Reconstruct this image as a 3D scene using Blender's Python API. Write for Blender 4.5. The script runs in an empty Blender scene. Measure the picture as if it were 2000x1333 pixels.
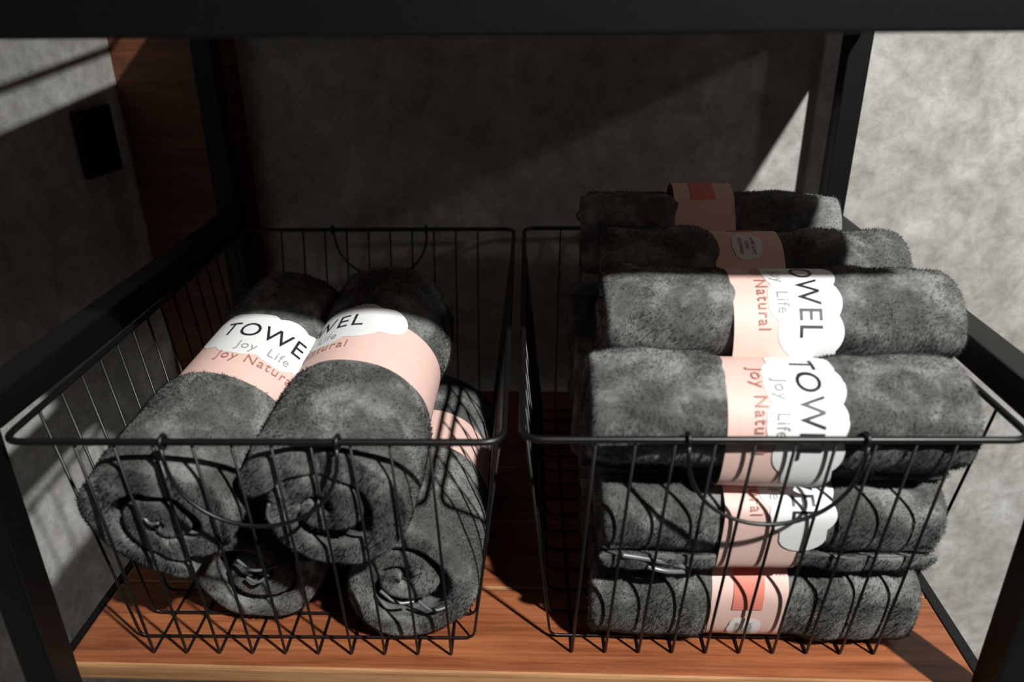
import bpy, bmesh, math, random
import numpy as np
from mathutils import Vector, Matrix, Euler

S = bpy.context.scene
COL = S.collection

# ------------------------------------------------------------------ camera
YAW, PITCH, ROLL = 0.0413, 0.4273, -0.0099
cam_d = bpy.data.cameras.new('camera')
cam = bpy.data.objects.new('camera', cam_d)
COL.objects.link(cam)
f0 = Vector((-math.sin(YAW), math.cos(YAW), 0)); r0 = Vector((math.cos(YAW), math.sin(YAW), 0)); u0 = Vector((0, 0, 1))
fw = f0 * math.cos(PITCH) - u0 * math.sin(PITCH)
up = u0 * math.cos(PITCH) + f0 * math.sin(PITCH)
rt = r0 * math.cos(ROLL) + up * math.sin(ROLL)
up = up * math.cos(ROLL) - r0 * math.sin(ROLL)
M = Matrix((rt, up, -fw)).transposed().to_4x4()
M.translation = (0.0, -0.5143, 0.5969)
cam.matrix_world = M
cam_d.sensor_width = 36.0
cam_d.lens = 1519.0 * 36.0 / 2000.0
cam_d.clip_start = 0.02
cam_d.dof.use_dof = True
cam_d.dof.focus_distance = 0.84
cam_d.dof.aperture_fstop = 3.6
S.camera = cam

# ------------------------------------------------------------------ world, lamps, exposure
W = bpy.data.worlds.new('room_light')
S.world = W
W.use_nodes = True
bg = W.node_tree.nodes['Background']
bg.inputs[0].default_value = (0.92, 0.97, 1.0, 1)
bg.inputs[1].default_value = 0.009

def spot(name, loc, target, power, radius, angle, col):
    d = bpy.data.lights.new(name, 'SPOT')
    d.energy = power; d.shadow_soft_size = radius; d.spot_size = math.radians(angle); d.spot_blend = 0.8
    d.color = col
    o = bpy.data.objects.new(name, d); COL.objects.link(o)
    o.location = loc
    o.rotation_euler = (Vector(target) - Vector(loc)).to_track_quat('-Z', 'Y').to_euler()
    return o
spot('ceiling_spotlight', (1.374, -1.54, 2.5), (0.55, 0.35, 0.2), 575, 0.045, 53, (1.0, 0.975, 0.93))
spot('far_spotlight', (3.4, -1.3, 1.95), (0.2, 0.3, 0.2), 30, 0.10, 60, (1.0, 0.95, 0.86))

S.view_settings.view_transform = 'Standard'
S.view_settings.look = 'None'
S.view_settings.exposure = 0.0
S.view_settings.gamma = 1.0
S.view_settings.use_curve_mapping = False

# ------------------------------------------------------------------ helpers
def mat(name):
    m = bpy.data.materials.new(name); m.use_nodes = True
    nt = m.node_tree; b = nt.nodes['Principled BSDF']
    return m, nt, b
def nd(nt, typ, **kw):
    n = nt.nodes.new(typ)
    for k, v in kw.items():
        if k in n.inputs: n.inputs[k].default_value = v
        else: setattr(n, k, v)
    return n
def ramp(nt, stops):
    n = nt.nodes.new('ShaderNodeValToRGB'); e = n.color_ramp.elements
    while len(e) < len(stops): e.new(0.5)
    for q, (p, c) in zip(e, stops): q.position = p; q.color = (*c, 1)
    return n
def coords(nt, scale=(1, 1, 1), kind='Object'):
    t = nt.nodes.new('ShaderNodeTexCoord'); m = nt.nodes.new('ShaderNodeMapping')
    m.inputs['Scale'].default_value = scale
    nt.links.new(t.outputs[kind], m.inputs[0]); return m.outputs[0]
def bump(nt, b, h, strength, dist):
    n = nd(nt, 'ShaderNodeBump', Strength=strength, Distance=dist)
    nt.links.new(h, n.inputs['Height']); nt.links.new(n.outputs[0], b.inputs['Normal'])
def mix(nt, fac, a, b_, blend='MIX'):
    n = nt.nodes.new('ShaderNodeMix'); n.data_type = 'RGBA'; n.blend_type = blend
    for sock, v in ((0, fac), (6, a), (7, b_)):
        if isinstance(v, bpy.types.NodeSocket): nt.links.new(v, n.inputs[sock])
        elif sock == 0: n.inputs[0].default_value = v
        else: n.inputs[sock].default_value = (*v, 1)
    return n.outputs[2]

MATS = {}
def m_concrete():
    m, nt, b = mat('concrete_plaster'); v = coords(nt)
    n1 = nd(nt, 'ShaderNodeTexNoise', Scale=9.0, Detail=9.0, Roughness=0.68, Distortion=0.2); nt.links.new(v, n1.inputs[0])
    n2 = nd(nt, 'ShaderNodeTexNoise', Scale=34.0, Detail=10.0, Roughness=0.72, Distortion=0.3); nt.links.new(v, n2.inputs[0])
    n3 = nd(nt, 'ShaderNodeTexNoise', Scale=300.0, Detail=3.0, Roughness=0.6); nt.links.new(v, n3.inputs[0])
    r1 = ramp(nt, [(0.36, (0.385, 0.378, 0.352)), (0.50, (0.44, 0.437, 0.418)), (0.62, (0.51, 0.512, 0.50))]); nt.links.new(n1.outputs[0], r1.inputs[0])
    r2 = ramp(nt, [(0.34, (0.62, 0.61, 0.58)), (0.50, (1, 1, 1)), (0.64, (1.35, 1.35, 1.36))]); nt.links.new(n2.outputs[0], r2.inputs[0])
    r3 = ramp(nt, [(0.28, (0.60, 0.60, 0.60)), (0.42, (1, 1, 1))]); nt.links.new(n3.outputs[0], r3.inputs[0])
    c = mix(nt, 0.75, r1.outputs[0], r2.outputs[0], 'MULTIPLY')
    c = mix(nt, 0.45, c, r3.outputs[0], 'MULTIPLY')
    nt.links.new(c, b.inputs['Base Color']); b.inputs['Roughness'].default_value = 0.75
    bump(nt, b, n2.outputs[0], 0.2, 0.002)
    return m
def m_wood(name, lo, hi, rough=0.38):
    m, nt, b = mat(name); v = coords(nt, (3.0, 34.0, 34.0))
    n1 = nd(nt, 'ShaderNodeTexNoise', Scale=1.6, Detail=7.0, Roughness=0.62, Distortion=0.8); nt.links.new(v, n1.inputs[0])
    v2 = coords(nt, (9.0, 260.0, 260.0))
    n2 = nd(nt, 'ShaderNodeTexNoise', Scale=1.0, Detail=4.0, Roughness=0.6); nt.links.new(v2, n2.inputs[0])
    r1 = ramp(nt, [(0.3, lo), (0.5, tuple((p + q) / 2 for p, q in zip(lo, hi))), (0.7, hi)]); nt.links.new(n1.outputs[0], r1.inputs[0])
    r2 = ramp(nt, [(0.36, (0.55, 0.5, 0.45)), (0.55, (1, 1, 1))]); nt.links.new(n2.outputs[0], r2.inputs[0])
    oi = nt.nodes.new('ShaderNodeObjectInfo')
    hs = nd(nt, 'ShaderNodeHueSaturation'); mr = nd(nt, 'ShaderNodeMapRange'); mr.inputs[3].default_value = 0.85; mr.inputs[4].default_value = 1.15
    nt.links.new(oi.outputs['Random'], mr.inputs[0]); nt.links.new(mr.outputs[0], hs.inputs['Value'])
    c = mix(nt, 0.6, r1.outputs[0], r2.outputs[0], 'MULTIPLY')
    nt.links.new(c, hs.inputs['Color']); nt.links.new(hs.outputs[0], b.inputs['Base Color'])
    b.inputs['Roughness'].default_value = rough
    bump(nt, b, n2.outputs[0], 0.15, 0.0006)
    return m
def m_metal(name, col, rough, spec=0.5):
    m, nt, b = mat(name); v = coords(nt)
    n = nd(nt, 'ShaderNodeTexNoise', Scale=420.0, Detail=2.0); nt.links.new(v, n.inputs[0])
    r = ramp(nt, [(0.3, tuple(c * 0.8 for c in col)), (0.7, tuple(c * 1.2 for c in col))]); nt.links.new(n.outputs[0], r.inputs[0])
    nt.links.new(r.outputs[0], b.inputs['Base Color']); b.inputs['Roughness'].default_value = rough
    b.inputs['Specular IOR Level'].default_value = spec
    bump(nt, b, n.outputs[0], 0.12, 0.0004)
    return m
def m_plain(name, col, rough, grain=0.04, spec=0.5):
    m, nt, b = mat(name); v = coords(nt)
    n = nd(nt, 'ShaderNodeTexNoise', Scale=90.0, Detail=4.0); nt.links.new(v, n.inputs[0])
    r = ramp(nt, [(0.3, tuple(c * (1 - grain) for c in col)), (0.7, tuple(min(1, c * (1 + grain)) for c in col))]); nt.links.new(n.outputs[0], r.inputs[0])
    nt.links.new(r.outputs[0], b.inputs['Base Color']); b.inputs['Roughness'].default_value = rough
    b.inputs['Specular IOR Level'].default_value = spec
    return m
def m_towel(name='grey_plush', pile=False):
    m, nt, b = mat(name); v = coords(nt)
    oi = nt.nodes.new('ShaderNodeObjectInfo')
    av = nt.nodes.new('ShaderNodeVectorMath'); av.operation = 'MULTIPLY_ADD'
    av.inputs[1].default_value = (1, 1, 1)
    nt.links.new(v, av.inputs[0]); nt.links.new(oi.outputs['Location'], av.inputs[2])
    n1 = nd(nt, 'ShaderNodeTexNoise', Scale=21.0, Detail=6.0, Roughness=0.62, Distortion=0.25); nt.links.new(av.outputs[0], n1.inputs[0])
    n2 = nd(nt, 'ShaderNodeTexNoise', Scale=170.0, Detail=3.0, Roughness=0.65); nt.links.new(av.outputs[0], n2.inputs[0])
    r1 = ramp(nt, [(0.38, (0.075, 0.077, 0.075)), (0.50, (0.125, 0.128, 0.126)), (0.62, (0.255, 0.262, 0.260))]); nt.links.new(n1.outputs[0], r1.inputs[0])
    r2 = ramp(nt, [(0.34, (0.78, 0.78, 0.78)), (0.62, (1.08, 1.08, 1.08))]); nt.links.new(n2.outputs[0], r2.inputs[0])
    c = mix(nt, 0.8, r1.outputs[0], r2.outputs[0], 'MULTIPLY')
    nt.links.new(c, b.inputs['Base Color']); b.inputs['Roughness'].default_value = 0.95
    b.inputs['Specular IOR Level'].default_value = 0.1
    b.inputs['Sheen Weight'].default_value = 0.12; b.inputs['Sheen Roughness'].default_value = 0.5
    bump(nt, b, n2.outputs[0], 0.35, 0.002)
    if pile:
        df = nt.nodes.new('ShaderNodeBsdfDiffuse'); tr = nt.nodes.new('ShaderNodeBsdfTranslucent'); mx = nt.nodes.new('ShaderNodeMixShader')
        mx.inputs[0].default_value = 0.42
        nt.links.new(c, df.inputs[0]); nt.links.new(c, tr.inputs[0]); nt.links.new(df.outputs[0], mx.inputs[1]); nt.links.new(tr.outputs[0], mx.inputs[2])
        nt.links.new(mx.outputs[0], nt.nodes['Material Output'].inputs[0]); nt.nodes.remove(b)
    return m
MATS['concrete'] = m_concrete()
MATS['wood'] = m_wood('red_brown_wood', (0.20, 0.056, 0.022), (0.43, 0.150, 0.060), 0.45)
MATS['edgewood'] = m_wood('pale_lit_wood_edge', (0.34, 0.17, 0.075), (0.56, 0.31, 0.15), 0.5)  # raw edge tone, also painted paler for the light front edges catch
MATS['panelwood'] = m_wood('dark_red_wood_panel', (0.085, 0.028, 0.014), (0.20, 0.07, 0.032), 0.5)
MATS['steel'] = m_metal('black_powder_coated_steel', (0.0042, 0.0046, 0.0050), 0.45, 0.3)
MATS['wire'] = m_metal('black_coated_wire', (0.0040, 0.0042, 0.0045), 0.40, 0.6)
for k_ in ('wire',):
    b_ = MATS[k_].node_tree.nodes['Principled BSDF']; b_.inputs['Coat Weight'].default_value = 0.0; b_.inputs['Coat Roughness'].default_value = 0.22
MATS['plush'] = m_towel()
MATS['pile'] = m_towel('grey_plush_pile', True)
MATS['pink'] = m_plain('pink_paper', (0.86, 0.60, 0.54), 0.55, 0.02)
MATS['white'] = m_plain('white_paper', (0.86, 0.88, 0.89), 0.5, 0.01)
MATS['ink'] = m_plain('black_ink', (0.018, 0.018, 0.026), 0.5)
MATS['greyink'] = m_plain('grey_ink', (0.34, 0.36, 0.36), 0.5)
MATS['brownink'] = m_plain('brown_ink', (0.42, 0.20, 0.16), 0.5)
MATS['coral'] = m_plain('coral_ink', (0.80, 0.25, 0.19), 0.55)
MATS['satin'] = m_plain('grey_satin', (0.13, 0.15, 0.16), 0.25, 0.05, 0.6)
MATS['plastic'] = m_plain('black_plastic', (0.004, 0.004, 0.004), 0.5, 0.05, 0.3)
MATS['floor'] = m_concrete(); MATS['floor'].name = 'grey_floor'

def link(name, me, material, parent=None, smooth=False):
    o = bpy.data.objects.new(name, me); COL.objects.link(o)
    if material and not me.materials: me.materials.append(MATS[material])
    if smooth:
        me.polygons.foreach_set('use_smooth', [True] * len(me.polygons))
    if parent: o.parent = parent
    return o
def thing(name, label, cat, loc=(0, 0, 0), rot=(0, 0, 0), group=None):
    o = bpy.data.objects.new(name, None); COL.objects.link(o)
    o.location = loc; o.rotation_euler = rot; o.empty_display_size = 0.05
    o['label'] = label; o['category'] = cat
    if group: o['group'] = group
    return o
def box_mesh(name, x0, x1, y0, y1, z0, z1, bev=0.0015, seg=2):
    bm = bmesh.new()
    bmesh.ops.create_cube(bm, size=1.0)
    for v in bm.verts:
        v.co = ((x0 + x1) / 2 + v.co.x * (x1 - x0), (y0 + y1) / 2 + v.co.y * (y1 - y0), (z0 + z1) / 2 + v.co.z * (z1 - z0))
    if bev: bmesh.ops.bevel(bm, geom=bm.edges[:], offset=bev, segments=seg, profile=0.6, affect='EDGES')
    me = bpy.data.meshes.new(name); bm.to_mesh(me); bm.free(); return me
def fillet(pts, r, n=4, closed=False):
    pts = [Vector(p) for p in pts]; out = []; N = len(pts)
    for i, p in enumerate(pts):
        if not closed and i in (0, N - 1): out.append(p); continue
        a = pts[(i - 1) % N] - p; b = pts[(i + 1) % N] - p
        la, lb = a.length, b.length; a.normalize(); b.normalize()
        ang = a.angle(b); d = min(r / max(math.tan(ang / 2), 1e-4), la * 0.45, lb * 0.45)
        A = p + a * d; B = p + b * d
        for k in range(n + 1):
            t = k / n; out.append(A * (1 - t) ** 2 + p * 2 * t * (1 - t) + B * t * t)
    return out
def tube_mesh(name, pts, r, n=8, closed=False):
    pts = [Vector(p) for p in pts]; N = len(pts)
    V = []; F = []
    def tang(i):
        if closed: return (pts[(i + 1) % N] - pts[(i - 1) % N]).normalized()
        return (pts[min(i + 1, N - 1)] - pts[max(i - 1, 0)]).normalized()
    t0 = tang(0); nrm = t0.orthogonal().normalized()
    for i in range(N):
        t = tang(i)
        nrm = (nrm - t * nrm.dot(t)).normalized(); bi = t.cross(nrm)
        for k in range(n):
            a = 2 * math.pi * k / n
            V.append(pts[i] + (nrm * math.cos(a) + bi * math.sin(a)) * r)
    for i in range(N if closed else N - 1):
        j = (i + 1) % N
        off = 0
        if closed and j == 0:
            d0 = [(V[i * n] - V[k]).length for k in range(n)]; off = d0.index(min(d0))
        for k in range(n):
            F.append((i * n + k, i * n + (k + 1) % n, j * n + (k + 1 + off) % n, j * n + (k + off) % n))
    if not closed:
        F.append(tuple(range(n - 1, -1, -1))); F.append(tuple((N - 1) * n + k for k in range(n)))
    me = bpy.data.meshes.new(name); me.from_pydata([tuple(v) for v in V], [], F); me.update(); return me

# ------------------------------------------------------------------ the room
YB = 0.63; FLOOR = -0.80
def struct(name, me, m):
    o = link(name, me, m); o['kind'] = 'structure'; return o
o = struct('floor', box_mesh('floor', -1.2, 2.6, -2.2, YB, FLOOR - 0.05, FLOOR, 0), 'floor'); o['label'] = 'grey floor below the shelving unit'
o = struct('wall_back', box_mesh('wall_back', -0.75, 2.6, YB, YB + 0.1, FLOOR, 2.7, 0), 'concrete'); o['label'] = 'mottled grey concrete wall behind the shelving unit'
AL = math.radians(8)
bm = bmesh.new()
d = Vector((-math.sin(AL), -math.cos(AL), 0)); nn = Vector((-math.cos(AL), math.sin(AL), 0))
c0 = Vector((-0.606, YB, 0)); c1 = c0 + d * 1.9
q = [c0, c1, c1 + nn * 0.1, c0 + nn * 0.1]
lo = [bm.verts.new((p.x, p.y, FLOOR)) for p in q]; hi = [bm.verts.new((p.x, p.y, 2.7)) for p in q]
bm.faces.new(lo); bm.faces.new(hi[::-1])
for i in range(4): bm.faces.new((lo[i], hi[i], hi[(i + 1) % 4], lo[(i + 1) % 4]))
bmesh.ops.recalc_face_normals(bm, faces=bm.faces[:])
me = bpy.data.meshes.new('wall_left'); bm.to_mesh(me); bm.free()
o = struct('wall_left', me, 'concrete'); o['label'] = 'grey concrete side wall with the black socket'
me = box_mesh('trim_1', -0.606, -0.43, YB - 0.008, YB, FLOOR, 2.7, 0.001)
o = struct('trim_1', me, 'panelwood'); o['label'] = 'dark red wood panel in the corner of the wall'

# socket on the left wall
sk = thing('wall_socket', 'black double wall socket on the concrete side wall', 'socket')
sk.matrix_world = Matrix.Translation(c0 + d * 0.079 - nn * 0.0) @ Matrix((-nn, d * -1, Vector((0, 0, 1)))).transposed().to_4x4() @ Matrix.Translation((0, 0, 0.409))
link('frame', box_mesh('frame', 0.0, 0.010, -0.036, 0.036, -0.0455, 0.0455, 0.003), 'plastic', sk)
for s in (-1, 1):
    md = link('socket_insert', box_mesh('socket_insert', 0.009, 0.0125, -0.028, 0.028, s * 0.0205 - 0.0185, s * 0.0205 + 0.0185, 0.002), 'plastic', sk)
    for yy in (-0.009, 0.009):
        link('pin_hole', tube_mesh('pin_hole', [(0.012, yy, s * 0.0205), (0.0132, yy, s * 0.0205)], 0.003, 10), 'steel', md)

# ------------------------------------------------------------------ shelving unit
XO, XI = 0.425, 0.395          # right outer / inner
LO, LI = -0.472, -0.442        # left outer / inner
YF0, YF1 = -0.011, 0.020       # front posts
YP0, YP1 = 0.574, 0.604        # back posts
ZT = 0.570                     # underside of the upper frame
rack = thing('shelving_unit', 'black square-tube steel shelving unit around the two wire baskets', 'shelf unit', (-0.02, 0.3, FLOOR))
RO = Vector(rack.location)
def rpart(name, b, bev=0.0022, m='steel'):
    me = box_mesh(name, *b, bev)
    me.transform(Matrix.Translation(-RO))
    return link(name, me, m, rack)
for (x0, x1) in ((LO, LI), (XI, XO)):
    rpart('post', (x0, x1, YF0, YF1, FLOOR, 0.300)); rpart('post', (x0, x1, YP0, YP1, FLOOR, 1.25))
    rpart('side_rail', (x0 + .0003, x1 - .0003, YF1, YP0, 0.270, 0.300))
    rpart('side_rail', (x0 + .0003, x1 - .0003, YF0, YP0, ZT, ZT + 0.048))
    rpart('side_rail', (x0 + .0003, x1 - .0003, YF1, YP0, FLOOR + 0.1, FLOOR + 0.13))
rpart('shelf_ledge', (0.4130, XO - 0.0003, YF1, YP0, -0.030, 0.0), 0.001)
rpart('shelf_ledge', (LO + 0.0003, -0.4635, YF1, YP0, -0.030, 0.0), 0.001)
rpart('cross_rail', (LI, XI, YF0, YF1, ZT, ZT + 0.048))
rpart('cross_rail', (LI, XI, YP0, YP1, ZT, ZT + 0.030))
rpart('cross_rail', (LI, XI, YF0 + 0.002, YF1 - 0.002, -0.058, -0.028))
rpart('cross_rail', (LI, XI, YP0, YP1, -0.058, -0.028))
gb = tube_mesh('shadow_bar', [(-0.464, YF1, 0.665), (-0.464, YP0, 0.665)], 0.004, 8); gb.transform(Matrix.Translation(-RO))  # unseen bar, added to cast the thin shadow line on the side wall
link('shadow_bar', gb, 'steel', rack, True)

def plank_mesh(x0, x1, y0, y1, z0, z1):
    me = box_mesh('plank', x0, x1, y0, y1, z0, z1, 0.0032, 2)
    me.materials.append(MATS['wood']); me.materials.append(MATS['edgewood'])
    for p in me.polygons:
        if p.normal.y < -0.25: p.material_index = 1
    return me
def wooden_shelf(label, x0, x1, ys, z0, z1):
    t = thing('wooden_shelf', label, 'shelf', ((x0 + x1) / 2, (ys[0] + ys[-1]) / 2, z0))
    for i in range(len(ys) - 1):
        me = plank_mesh(x0, x1, ys[i] + 0.0004, ys[i + 1] - 0.0004, z0, z1)
        me.transform(Matrix.Translation(-Vector(t.location)))
        link('plank', me, 'wood', t)
    return t
wooden_shelf('red-brown plank shelf that the two wire baskets stand on', -0.4632, 0.4127, [0.0280, 0.144, 0.260, 0.376, 0.492, 0.602], -0.020, 0.0)
for y0_, y1_ in zip([YF1 + 0.001, 0.137, 0.253, 0.369, 0.485], [0.137, 0.253, 0.369, 0.485, 0.573]):
    me = plank_mesh(LI + 0.0005, XI - 0.0005, y0_ + 0.0004, y1_ - 0.0004, ZT + 0.012, ZT + 0.030)
    me.transform(Matrix.Translation(-RO)); link('upper_plank', me, 'wood', rack)

# ------------------------------------------------------------------ wire baskets
def basket(label, xc, yoff, yaw, grp, hw=0.1985, D=0.588, H=0.2735):
    # local frame: x centred, y from 0 at the front rim to D
    c = Vector((0, 0.28, 0))
    t = thing('wire_basket', label, 'basket', (xc, 0.28 + yoff, 0), (0, 0, yaw), grp)
    def L(pts): return [Vector(p) - c for p in pts]
    R = 0.0030; r = 0.0014
    rim = fillet([(-hw, 0, H), (hw, 0, H), (hw, D, H), (-hw, D, H)], 0.018, 6, True)
    link('rim', tube_mesh('rim', L(rim), R, 10, True), 'wire', t, True)
    tw, rw, inset = 0.1470, 0.1408, 0.0465
    sh = -0.004
    for i in range(10):
        k = (i - 4.5) / 4.5
        p = [(rw * k, 0.0005, H - 0.001), (tw * k + sh, inset, 0.0014), (tw * k + sh, D - inset, 0.0014), (rw * k * 1.03, D - 0.0005, H - 0.001)]
        link('long_wire', tube_mesh('long_wire', L(fillet(p, 0.002, 3)), r, 6), 'wire', t, True)
    n = 15; bw = 0.168
    for j in range(n):
        u = j / (n - 1); yr = 0.052 + u * (D - 0.104); yb = 0.066 + u * (D - 0.132)
        p = [(-hw + 0.0005, yr, H - 0.001), (-bw + sh, yb, 0.0040), (bw + sh, yb, 0.0040), (hw - 0.0005, yr, H - 0.001)]
        link('cross_wire', tube_mesh('cross_wire', L(fillet(p, 0.010, 4)), r, 6), 'wire', t, True)
    for (yy, sg) in ((0.0, -1), (D, 1)):
        pts = []
        hwid = 0.069; drop = 0.072
        for k in range(29):
            a = math.pi * k / 28
            x = -hwid * math.cos(a); z = -drop * (math.sin(a) ** 0.85)
            pts.append((x, yy + sg * (0.0052 - 0.10 * z * 0.4 * (1 if sg < 0 else 0)), H - 0.003 + z))
        h = link('handle', tube_mesh('handle', L(pts), 0.0018, 8), 'wire', t, True)
        for s in (-1, 1):
            ring = [(s * hwid, yy + 0.0056 * math.cos(a), H + 0.0056 * math.sin(a)) for a in [2 * math.pi * k / 14 for k in range(14)]]
            link('eyelet', tube_mesh('eyelet', L(ring), 0.0018, 8, True), 'wire', h, True)
    return t
basket('black wire basket holding towels stood end-on, near the socket wall', -0.2335, 0.0, 0.020, 'wire baskets')
basket('black wire basket holding the tall stack of sideways towels', 0.1785, 0.0127, 0.0205, 'wire baskets')

BASK = {'R': (0.1785, 0.0127, 0.0205), 'L': (-0.2335, 0.0, 0.020)}
def against_wires(P, Mw, which, off=0.0, bulge=0.0045):
    # press what would poke through the front wires of a basket back onto them, bulging a little between the wires
    xc, yo, yaw = BASK[which]; Mw = np.array(Mw); A = Mw[:3, :3]; T = Mw[:3, 3]
    Wd = P @ A.T + T
    c, s_ = math.cos(yaw), math.sin(yaw)
    qx = (Wd[:, 0] - xc) * c + (Wd[:, 1] - 0.28 - yo) * s_
    qy = -(Wd[:, 0] - xc) * s_ + (Wd[:, 1] - 0.28 - yo) * c + 0.28
    u = np.clip(1 - Wd[:, 2] / 0.2735, -0.12, 1)
    k = (np.arange(10) - 4.5) / 4.5
    wx = (0.1408 * k)[None] * (1 - u[:, None]) + (0.1470 * k - 0.004)[None] * u[:, None]
    g = np.exp(-((qx[:, None] - wx) / 0.0075) ** 2).max(1)
    above = np.clip((Wd[:, 2] - 0.262) / 0.02, 0, 1)
    lim = 0.0465 * u + 0.0048 - bulge * (1 - g) * (1 - above) - off
    dd = qy - lim; ny = np.where(dd < 0.05, lim + 0.5 * (dd + np.sqrt(dd * dd + 0.011 ** 2)) - 0.0018, qy)
    Wd[:, 0] = xc + qx * c - (ny - 0.28) * s_
    Wd[:, 1] = 0.28 + yo + qx * s_ + (ny - 0.28) * c
    return (Wd - T) @ np.linalg.inv(A).T

# ------------------------------------------------------------------ printing on the paper bands
def text_mesh(txt, size, spacing=1.0, off=0.0):
    cu = bpy.data.curves.new('t', 'FONT'); cu.body = txt; cu.size = size; cu.space_character = spacing
    cu.align_x = 'CENTER'; cu.align_y = 'BOTTOM_BASELINE'; cu.resolution_u = 4; cu.offset = off
    o = bpy.data.objects.new('t', cu); COL.objects.link(o)
    dg = bpy.context.evaluated_depsgraph_get()
    me = bpy.data.meshes.new_from_object(o.evaluated_get(dg))
    bpy.data.objects.remove(o); bpy.data.curves.remove(cu)
    bm = bmesh.new(); bm.from_mesh(me); bpy.data.meshes.remove(me); return bm
def chop(bm, step=0.0018):
    bmesh.ops.triangulate(bm, faces=bm.faces[:])
    xs = [v.co.x for v in bm.verts]; x = math.ceil(min(xs) / step) * step
    while x < max(xs):
        bmesh.ops.bisect_plane(bm, geom=bm.verts[:] + bm.edges[:] + bm.faces[:], plane_co=(x, 0, 0), plane_no=(1, 0, 0), dist=1e-7)
        x += step
    bmesh.ops.triangulate(bm, faces=bm.faces[:])
    V = np.array([v.co[:] for v in bm.verts]); bm.verts.index_update()
    F = [[v.index for v in f.verts] for f in bm.faces]
    # keep all faces the same way up
    out = []
    for f in F:
        a, b, c = V[f[0]], V[f[1]], V[f[2]]
        cr = (b[0] - a[0]) * (c[1] - a[1]) - (b[1] - a[1]) * (c[0] - a[0])
        out.append(f if cr > 0 else f[::-1])
    bm.free(); return V, out
def shift(bm, x, y, sx=1.0, sy=1.0):
    for v in bm.verts: v.co.x = v.co.x * sx + x; v.co.y = v.co.y * sy + y
    return bm
def blob(circs, c, n=140):
    pts = []
    for k in range(n):
        a = 2 * math.pi * k / n; dx, dy = math.cos(a), math.sin(a); best = 0
        for (x, y, r) in circs:
            ox, oy = x - c[0], y - c[1]; p = ox * dx + oy * dy; q = r * r - (ox * ox + oy * oy - p * p)
            if q > 0: best = max(best, p + math.sqrt(q))
        pts.append((c[0] + dx * best, c[1] + dy * best))
    bm = bmesh.new(); bm.faces.new([bm.verts.new((x, y, 0)) for x, y in pts]); return bm
BW = 0.070      # pink band width
CLOUD = chop(blob([(-.080, .070, .0185), (-.052, .066, .028), (-.020, .0625, .0325), (.014, .0625, .0320), (.046, .066, .0285), (.074, .069, .0205), (-.03, .050, .020), (.02, .048, .018)], (0, .064)))
TOWEL = chop(shift(text_mesh('TOWEL', 0.0285, 1.12), -0.001, 0.0565))
JOYLIFE = chop(shift(text_mesh('Joy  Life', 0.0150, 1.1), 0.002, 0.0385))
JOYNAT = chop(shift(text_mesh('Joy Natural', 0.0155, 1.15), 0.004, 0.0215))
def rect(x0, x1, y0, y1):
    bm = bmesh.new(); bm.faces.new([bm.verts.new(p) for p in ((x0, y0, 0), (x1, y0, 0), (x1, y1, 0), (x0, y1, 0))]); return bm
SEAL = chop(blob([(0, .034, .0155), (-.009, .031, .011), (.009, .031, .011), (-.007, .040, .010), (.008, .039, .010)], (0, .034), 80))
SMALL = chop(shift(text_mesh('SUPER SOFT', 0.0048), 0, 0.0385)), chop(shift(text_mesh('SUPER', 0.0048), 0, 0.0325)), chop(shift(text_mesh('ABSORBENT', 0.0048), 0, 0.0260))
RECT = chop(rect(-.023, .023, .020, .048))

# ------------------------------------------------------------------ rolled towels
rng = np.random.default_rng(5)
def vnoise(seed):
    g = np.random.default_rng(seed); K = 14
    fr = g.normal(0, 1, (K, 3)); ph = g.uniform(0, 6.28, K); am = 1 / np.sqrt(1 + np.arange(K))
    am = am / am.sum()
    def f(P, sc):
        return (np.sin((P @ fr.T) * sc + ph) * am).sum(1)
    return f
TURN = 2 * math.pi

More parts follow.
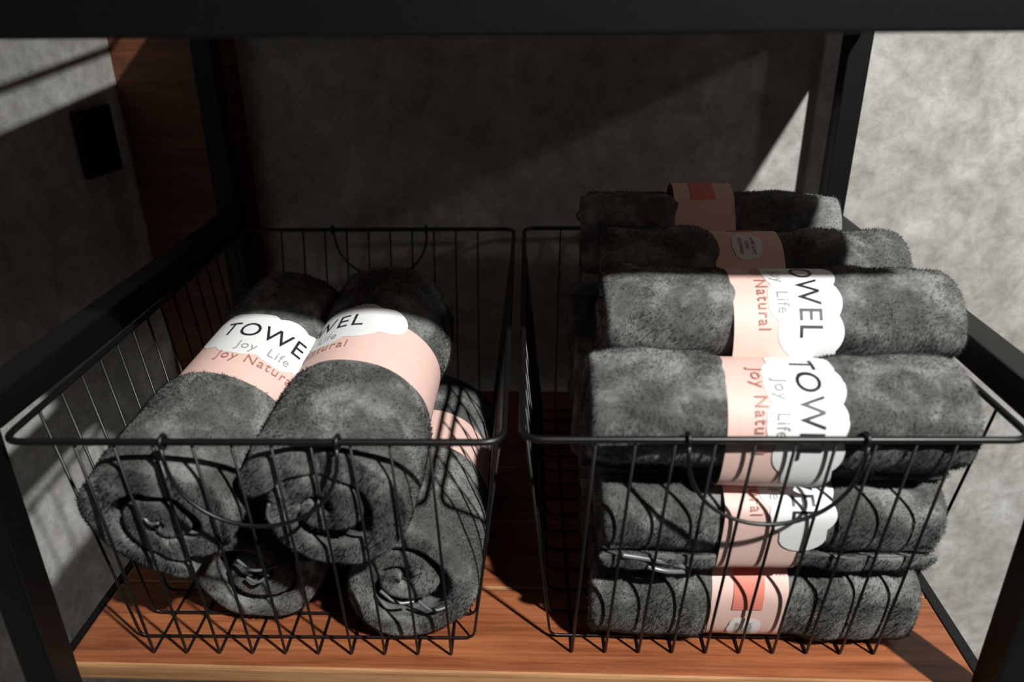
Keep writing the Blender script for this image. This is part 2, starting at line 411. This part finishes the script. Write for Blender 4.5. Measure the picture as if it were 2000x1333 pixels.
def towel(label, group, loc, rot, R=0.06, L=0.31, sy=1.0, sz=1.0, text=0.0, seam=180, dens=250000, seed=1, prints=('front', 'back'),
          ribbons=(), b0=-0.043, pitch=0.021, turns=2.1, lump=0.0028, flat=0.0, tp=0.0, rr_=0.0016, front=None):
    Mw = Matrix.LocRotScale(Vector(loc), Euler(tuple(math.radians(a) for a in rot)), None)
    t = thing('rolled_towel', label, 'towel', loc, tuple(math.radians(a) for a in rot), group)
    nz = vnoise(seed); g = np.random.default_rng(seed + 100)
    seam = math.radians(seam); ph0 = math.radians(text)
    waist = 0.0050
    a_lo, a_hi = b0, b0 + BW
    def wst(a):      # radius lost under the band
        s = lambda x: 1 / (1 + np.exp(-x / 0.0035))
        return waist * s(a - (a_lo - 0.004)) * s((a_hi + (0.026 if 'front' in prints else 0.005)) - a)
    def squash(Y, Z):
        Y = Y * sy; Z = Z * sz
        if flat: Z = np.where(Z < -R * sz * (1 - flat), -R * sz * (1 - flat) + (Z + R * sz * (1 - flat)) * 0.25, Z)
        return Y, Z
    # spiral sheet
    NT, th = 190, pitch - 0.0012
    U = np.linspace(0, turns, NT)
    def drop(u):
        x = np.clip((u - 0.66) / 0.34, 0, 1); x = x * x * (3 - 2 * x)
        return np.where(u < 1, x, 1 + (u - 1)) * pitch
    prof = []
    NA = 34; rc = min(0.0085, th * 0.48)
    h = L / 2
    for k in range(NA + 1): prof.append((0.0, -h + rc + (L - 2 * rc) * k / NA))
    for k in range(1, 6): a = k / 6 * math.pi / 2; prof.append((rc - rc * math.cos(a), h - rc + rc * math.sin(a)))
    prof.append((rc, h)); prof.append((th - rc, h))
    for k in range(1, 6): a = k / 6 * math.pi / 2; prof.append((th - rc + rc * math.sin(a), h - rc + rc * math.cos(a)))
    for k in range(13): prof.append((th, h - rc - (L - 2 * rc) * k / 12))
    for k in range(1, 6): a = k / 6 * math.pi / 2; prof.append((th - rc + rc * math.cos(a), -h + rc - rc * math.sin(a)))
    prof.append((th - rc, -h)); prof.append((rc, -h))
    for k in range(1, 6): a = k / 6 * math.pi / 2; prof.append((rc - rc * math.sin(a), -h + rc - rc * math.cos(a)))
    prof = np.array(prof); NP = len(prof)
    dR = drop(U)[:, None]; taper = np.minimum(1, np.minimum(U / 0.05, (turns - U) / 0.08))
    taper = np.sqrt(np.clip(taper, 0.04, 1))[:, None]
    dep = prof[None, :, 0]; mid = th / 2
    dep = mid + (dep - mid) * taper
    Aa = np.broadcast_to(prof[None, :, 1], (NT, NP)).copy()
    rad = np.maximum(R - dR - dep, 0.0015)
    TH = seam + U[:, None] * TURN + 0 * Aa
    # lumps, uneven ends, waist
    P3 = np.stack([Aa.ravel() * 1.0, (rad * np.cos(TH)).ravel(), (rad * np.sin(TH)).ravel()], 1)
    lum = (nz(P3, 42.0) * 1.3 + 0.55 * nz(P3[:, [1, 2, 0]], 95.0)).reshape(NT, NP)
    outer = np.clip(1 - U[:, None] / 1.15, 0, 1) ** 0.3
    inband = 1 - wst(Aa) / waist
    rad = rad - wst(Aa) * np.clip(1 - dR / (2.2 * pitch), 0, 1) + lum * lump * 1.8 * inband
    endw = (np.abs(Aa) / h) ** 6
    Aa = Aa + np.sign(Aa) * endw * (nz(np.stack([U[:, None] * 3 + 0 * Aa, 0 * Aa, 0 * Aa + np.sign(Aa)], 2).reshape(-1, 3), 1.6).reshape(NT, NP) * 0.012 - 0.004 * np.clip(U[:, None], 0, 2) * 0.9)
    rad = rad - endw * 0.004 * (U[:, None] < 1)
    rad = np.maximum(rad, 0.001)
    rad = rad * (1 - tp * Aa / h)
    Y = -rad * np.sin(TH); Z = rad * np.cos(TH)
    Y, Z = squash(Y, Z)
    V = np.stack([Aa, Y, Z], 2).reshape(-1, 3)
    if front: V = against_wires(V, Mw, front, 0.0, 0.0045 * np.clip(inband.ravel(), 0, 1))
    i, j = np.meshgrid(np.arange(NT - 1), np.arange(NP), indexing='ij'); j2 = (j + 1) % NP
    Q = np.stack([i * NP + j, i * NP + j2, (i + 1) * NP + j2, (i + 1) * NP + j], 2).reshape(-1, 4)
    faces = Q.tolist()
    faces.append(list(range(NP - 1, -1, -1))); faces.append([(NT - 1) * NP + k for k in range(NP)])
    me = bpy.data.meshes.new('towel_roll'); me.from_pydata(V.tolist(), [], faces); me.update()
    body = link('towel_roll', me, 'plush', t, True)
    # pile: short fibres on the surfaces that show
    qi = i.ravel(); qj = j.ravel()
    jmid = prof[qj, 1]
    show = ((prof[qj, 0] < 0.0015) & (U[qi] < 1.02)) | ((np.abs(jmid) > h - 0.014)) | (U[qi] < 0.03)
    p0, p1, p2, p3 = (V[Q[:, k]] for k in range(4))
    nrm = np.cross(p2 - p0, p3 - p1); ar = np.linalg.norm(nrm, axis=1) / 2
    nrm = nrm / np.maximum(np.linalg.norm(nrm, axis=1, keepdims=True), 1e-12)
    ctr = (p0 + p1 + p2 + p3) / 4
    # outward check
    outw = np.stack([0 * ctr[:, 0], ctr[:, 1], ctr[:, 2]], 1)
    first = (prof[qj, 0] < 0.001) & (U[qi] < 1)
    if (np.sum(nrm[first] * outw[first], 1) < 0).mean() > 0.5: nrm = -nrm
    thc = np.arctan2(-ctr[:, 1] / sy, ctr[:, 2] / sz); dth = np.abs((thc - ph0 + math.pi) % TURN - math.pi)
    cloudz = (ctr[:, 0] > a_hi - 0.002) & (ctr[:, 0] < a_hi + 0.0235 - 0.012 * np.clip((dth * R - .06) / .03, 0, 1)) & (dth * R < 0.096) & ('front' in prints)
    isband = cloudz | (ctr[:, 0] > a_lo - 0.001) & (ctr[:, 0] < a_hi + 0.001)
    w = ar * show * (~isband)
    N = int(dens * w.sum())
    if N > 100:
        idx = g.choice(len(w), N, p=w / w.sum())
        u = g.random((N, 1)); v = g.random((N, 1))
        P = (p0[idx] * (1 - u) + p1[idx] * u) * (1 - v) + (p3[idx] * (1 - u) + p2[idx] * u) * v
        n = nrm[idx]
        nap = np.stack([nz(P, 60.0), nz(P + 3.1, 60.0), nz(P + 7.7, 60.0)], 1) * 2.2
        nap = nap + np.array([0.25, 0, -0.2])
        nap -= n * (nap * n).sum(1, keepdims=True)
        dv = n * 0.75 + nap * 1.0 + g.normal(0, 0.26, (N, 3))
        dv /= np.linalg.norm(dv, axis=1, keepdims=True)
        ln = g.uniform(0.0020, 0.0042, (N, 1))
        sd = np.cross(dv, g.normal(0, 1, (N, 3)) + 1.5 * n); sd /= np.linalg.norm(sd, axis=1, keepdims=True)
        sd *= np.where((np.cross(sd, dv) * n).sum(1, keepdims=True) < 0, -1.0, 1.0)
        wd = g.uniform(0.00035, 0.0006, (N, 1))
        B = P - n * 0.0006
        VV = np.empty((N, 3, 3), np.float32)
        VV[:, 0] = B - sd * wd; VV[:, 1] = B + sd * wd; VV[:, 2] = B + dv * ln
        pm = bpy.data.meshes.new('pile')
        pm.vertices.add(N * 3); pm.vertices.foreach_set('co', VV.reshape(-1))
        pm.loops.add(N * 3); pm.loops.foreach_set('vertex_index', np.arange(N * 3, dtype=np.int32))
        pm.polygons.add(N); pm.polygons.foreach_set('loop_start', np.arange(0, N * 3, 3, dtype=np.int32))
        pm.update(calc_edges=True)
        pm.polygons.foreach_set('use_smooth', np.ones(N, bool))
        nn_ = n * 1.0 + dv * 0.18 + g.normal(0, 0.10, (N, 3)); nn_ /= np.linalg.norm(nn_, axis=1, keepdims=True)
        pm.normals_split_custom_set_from_vertices(np.repeat(nn_, 3, 0).tolist())
        po = link('pile', pm, 'pile', t); po['kind'] = 'stuff'
    # paper band with its printing
    Rb = R - waist + 0.0012
    def wrap(Vs, off):
        a = Vs[:, 1] + a_lo; th_ = ph0 + Vs[:, 0] / Rb
        rr = (Rb + off + 0.0005 * np.sin(3 * th_ + seed)) * (1 - tp * a / h)
        y, z = squash(-rr * np.sin(th_), rr * np.cos(th_))
        o_ = np.stack([a, y, z], 1)
        return against_wires(o_, Mw, front, 0.0014 + 2 * off, 0.0) if front else o_
    nb = 220; ring = []
    for k in range(nb):
        for (aa, of) in ((0, 0), (BW * .33, 0), (BW * .66, 0), (BW, 0), (BW, -0.0006), (0, -0.0006)):
            ring.append((k / nb * TURN * Rb, aa, of))
    ring = np.array(ring); bv = wrap(ring[:, :2], 0); sc = (Rb + ring[:, 2]) / Rb; bv[:, 1] *= sc; bv[:, 2] *= sc
    bf = []
    for k in range(nb):
        for m_ in range(6):
            bf.append((k * 6 + m_, ((k + 1) % nb) * 6 + m_, ((k + 1) % nb) * 6 + (m_ + 1) % 6, k * 6 + (m_ + 1) % 6))
    me = bpy.data.meshes.new('paper_band'); me.from_pydata(bv.tolist(), [], bf); me.update()
    band = link('paper_band', me, 'pink', t)
    def pr(name, geo, m_, off, ds=0.0, lab=None):
        Vs, F = geo; X = Vs.copy(); X[:, 0] += ds
        me = bpy.data.meshes.new(name); me.from_pydata(wrap(X, off).tolist(), [], F); me.update()
        ob = link(name, me, m_, band)
        if lab: ob['label'] = lab
    if 'front' in prints:
        pr('cloud_print', CLOUD, 'white', 0.0005, 0, 'white cloud-shaped paper print')
        pr('lettering', TOWEL, 'ink', 0.0010, 0, 'black TOWEL lettering')
        pr('lettering', JOYLIFE, 'greyink', 0.0010, 0, 'grey Joy Life lettering')
        pr('lettering', JOYNAT, 'brownink', 0.0010, 0, 'brown Joy Natural lettering')
    if 'back' in prints:
        ds = math.radians(220) * Rb
        pr('colour_block', RECT, 'coral', 0.0005, ds - 0.055, 'coral rectangle')
    if 'block' in prints:
        pr('colour_block', RECT, 'coral', 0.0005, 0, 'coral rectangle')
    if 'back' in prints:
        pr('seal_print', SEAL, 'white', 0.0005, ds, 'white cloud-shaped seal')
        for s_ in SMALL: pr('lettering', s_, 'ink', 0.0010, ds)
    # satin loops at the ends or on the sides
    for pts in ribbons:
        p = [Vector(q) for q in pts]
        if front: p = [Vector(q) for q in against_wires(np.array([tuple(q) for q in p]), Mw, front, 0.0005)]
        # smooth the polyline
        for _ in range(2):
            p = [p[0]] + [x for a_, b_ in zip(p[:-1], p[1:]) for x in (a_ * .75 + b_ * .25, a_ * .25 + b_ * .75)] + [p[-1]]
        link('satin_loop', tube_mesh('satin_loop', p, rr_, 8), 'satin', t, True)
    return t

# --- towels stacked sideways in the basket by the open wall
G2 = 'towels stacked sideways in the wire basket'
def side(label, x, y, z, **kw):
    yawd = kw.pop('yaw', 0.0); tilt = kw.pop('tilt', 0.0)
    return towel(label, G2, (x, y, z), (0, tilt, yawd), **kw)
V_ = 330000
side('lowest towel at the front of the sideways stack, coral block on its band', 0.203, 0.106, 0.058, R=.061, sy=1.06, sz=.92, L=.305, text=-103, seam=10, seed=11, dens=V_, yaw=-2, tilt=-0.5, b0=-.040, front='R')
side('sideways towel second from the bottom, only EL showing on its band', 0.200, 0.080, 0.158, R=.060, sy=1.10, sz=.86, L=.300, text=9, seam=120, seed=12, dens=V_, yaw=1, rr_=.0024, front='R',
     ribbons=[[(-.128, -.0575, -.020), (-.10, -.060, -.026), (-.068, -.058, -.036)], [(-.104, -.058, -.034), (-.088, -.061, -.038), (-.070, -.058, -.041)]])
side('sideways towel third from the bottom, whole TOWEL label facing the front rim', 0.192, 0.075, 0.255, R=.062, sy=1.02, sz=.92, L=.318, text=45, seam=165, seed=13, dens=V_, yaw=-1, tilt=.5, front='R')
side('sideways towel on top of the stack with OWEL showing, lit by the lamp', 0.213, 0.170, 0.303, R=.061, sy=1.02, sz=.92, L=.322, text=24, seam=150, seed=14, dens=V_, yaw=-1)
side('shaded sideways towel with the white seal on its pink band', 0.222, 0.294, 0.304, R=.060, sy=1.02, sz=.92, L=.318, text=165, seam=150, seed=15, dens=220000, yaw=-1)
side('rearmost sideways towel with the coral block at the wall', 0.200, 0.430, 0.322, R=.062, sy=1.02, sz=.94, L=.302, text=12, seam=20, seed=16, dens=220000, yaw=-2, prints=('block',), ribbons=[[(-.147, -.006, .006), (-.160, -.006, .016), (-.147, -.006, .028)]])
for k, (y, z) in enumerate(((.243, .057), (.226, .182), (.366, .057), (.352, .182), (.489, .057), (.478, .186))):
    nm = ['bottom', 'middle'][k % 2]; col = ['behind the front column', 'deep in the basket', 'against the back wires'][k // 2]
    side('shaded sideways towel in the %s layer %s' % (nm, col), 0.196 - .01 * (k % 2), y, z, R=.060, sy=1.0, sz=.93, L=.300, text=150, seam=30, seed=20 + k, dens=60000, prints=())

# --- towels standing end-on in the basket by the socket wall
G1 = 'towels laid end-on in the wire basket'
def endon(label, near, far, **kw):
    a = Vector(near); b = Vector(far); dv = (b - a).normalized(); c = (a + b) / 2
    yaw = math.degrees(math.atan2(dv.y, dv.x)); pit = math.degrees(math.asin(dv.z))
    kw.setdefault('L', (b - a).length)
    return towel(label, G1, c, (0, -pit, yaw), **kw)
endon('upper end-on towel nearest the socket wall, full TOWEL label', (-.331, .008, .170), (-.266, .305, .262), R=.070, front='L', b0=-.018, sy=1.03, sz=.97, text=24, seam=165, seed=31, dens=V_, turns=2.2, pitch=.027, tp=.10,
      ribbons=[[(-.152, .010, .012), (-.157, .004, .008), (-.153, -.004, .010)]])
endon('upper end-on towel in the middle of the basket, WEL showing', (-.187, .008, .190), (-.164, .310, .260), R=.072, front='L', b0=-.021, sy=1.02, sz=.97, text=-44, seam=-70, seed=32, dens=V_, turns=2.2, pitch=.027, tp=.06,
      ribbons=[[(-.154, .040, .014), (-.160, .044, .002), (-.155, .041, -.012)]])
endon('lower end-on towel beside the gap between the baskets, plain pink band', (-.134, .058, .077), (-.130, .363, .082), R=.073, front='L', sy=1.04, sz=.98, text=-48, seam=-50, seed=33, dens=V_, turns=2.2, pitch=.027, b0=-.005, prints=('block',),
      ribbons=[[(-.153, .018, -.004), (-.160, .002, -.014), (-.154, -.014, -.016)], [(-.153, -.018, -.016), (-.160, -.032, -.023), (-.153, -.046, -.022)]])
endon('lower end-on towel half hidden under the two upper towels', (-.282, .080, .066), (-.284, .380, .070), R=.064, front='L', sy=1.05, sz=.97, text=180, seam=60, seed=34, dens=200000, turns=2.2, pitch=.024, prints=(),
      ribbons=[[(-.153, .006, .004), (-.158, -.006, .000), (-.153, -.016, .008)], [(-.153, .012, .026), (-.160, -.004, .016), (-.153, -.026, .020)]])
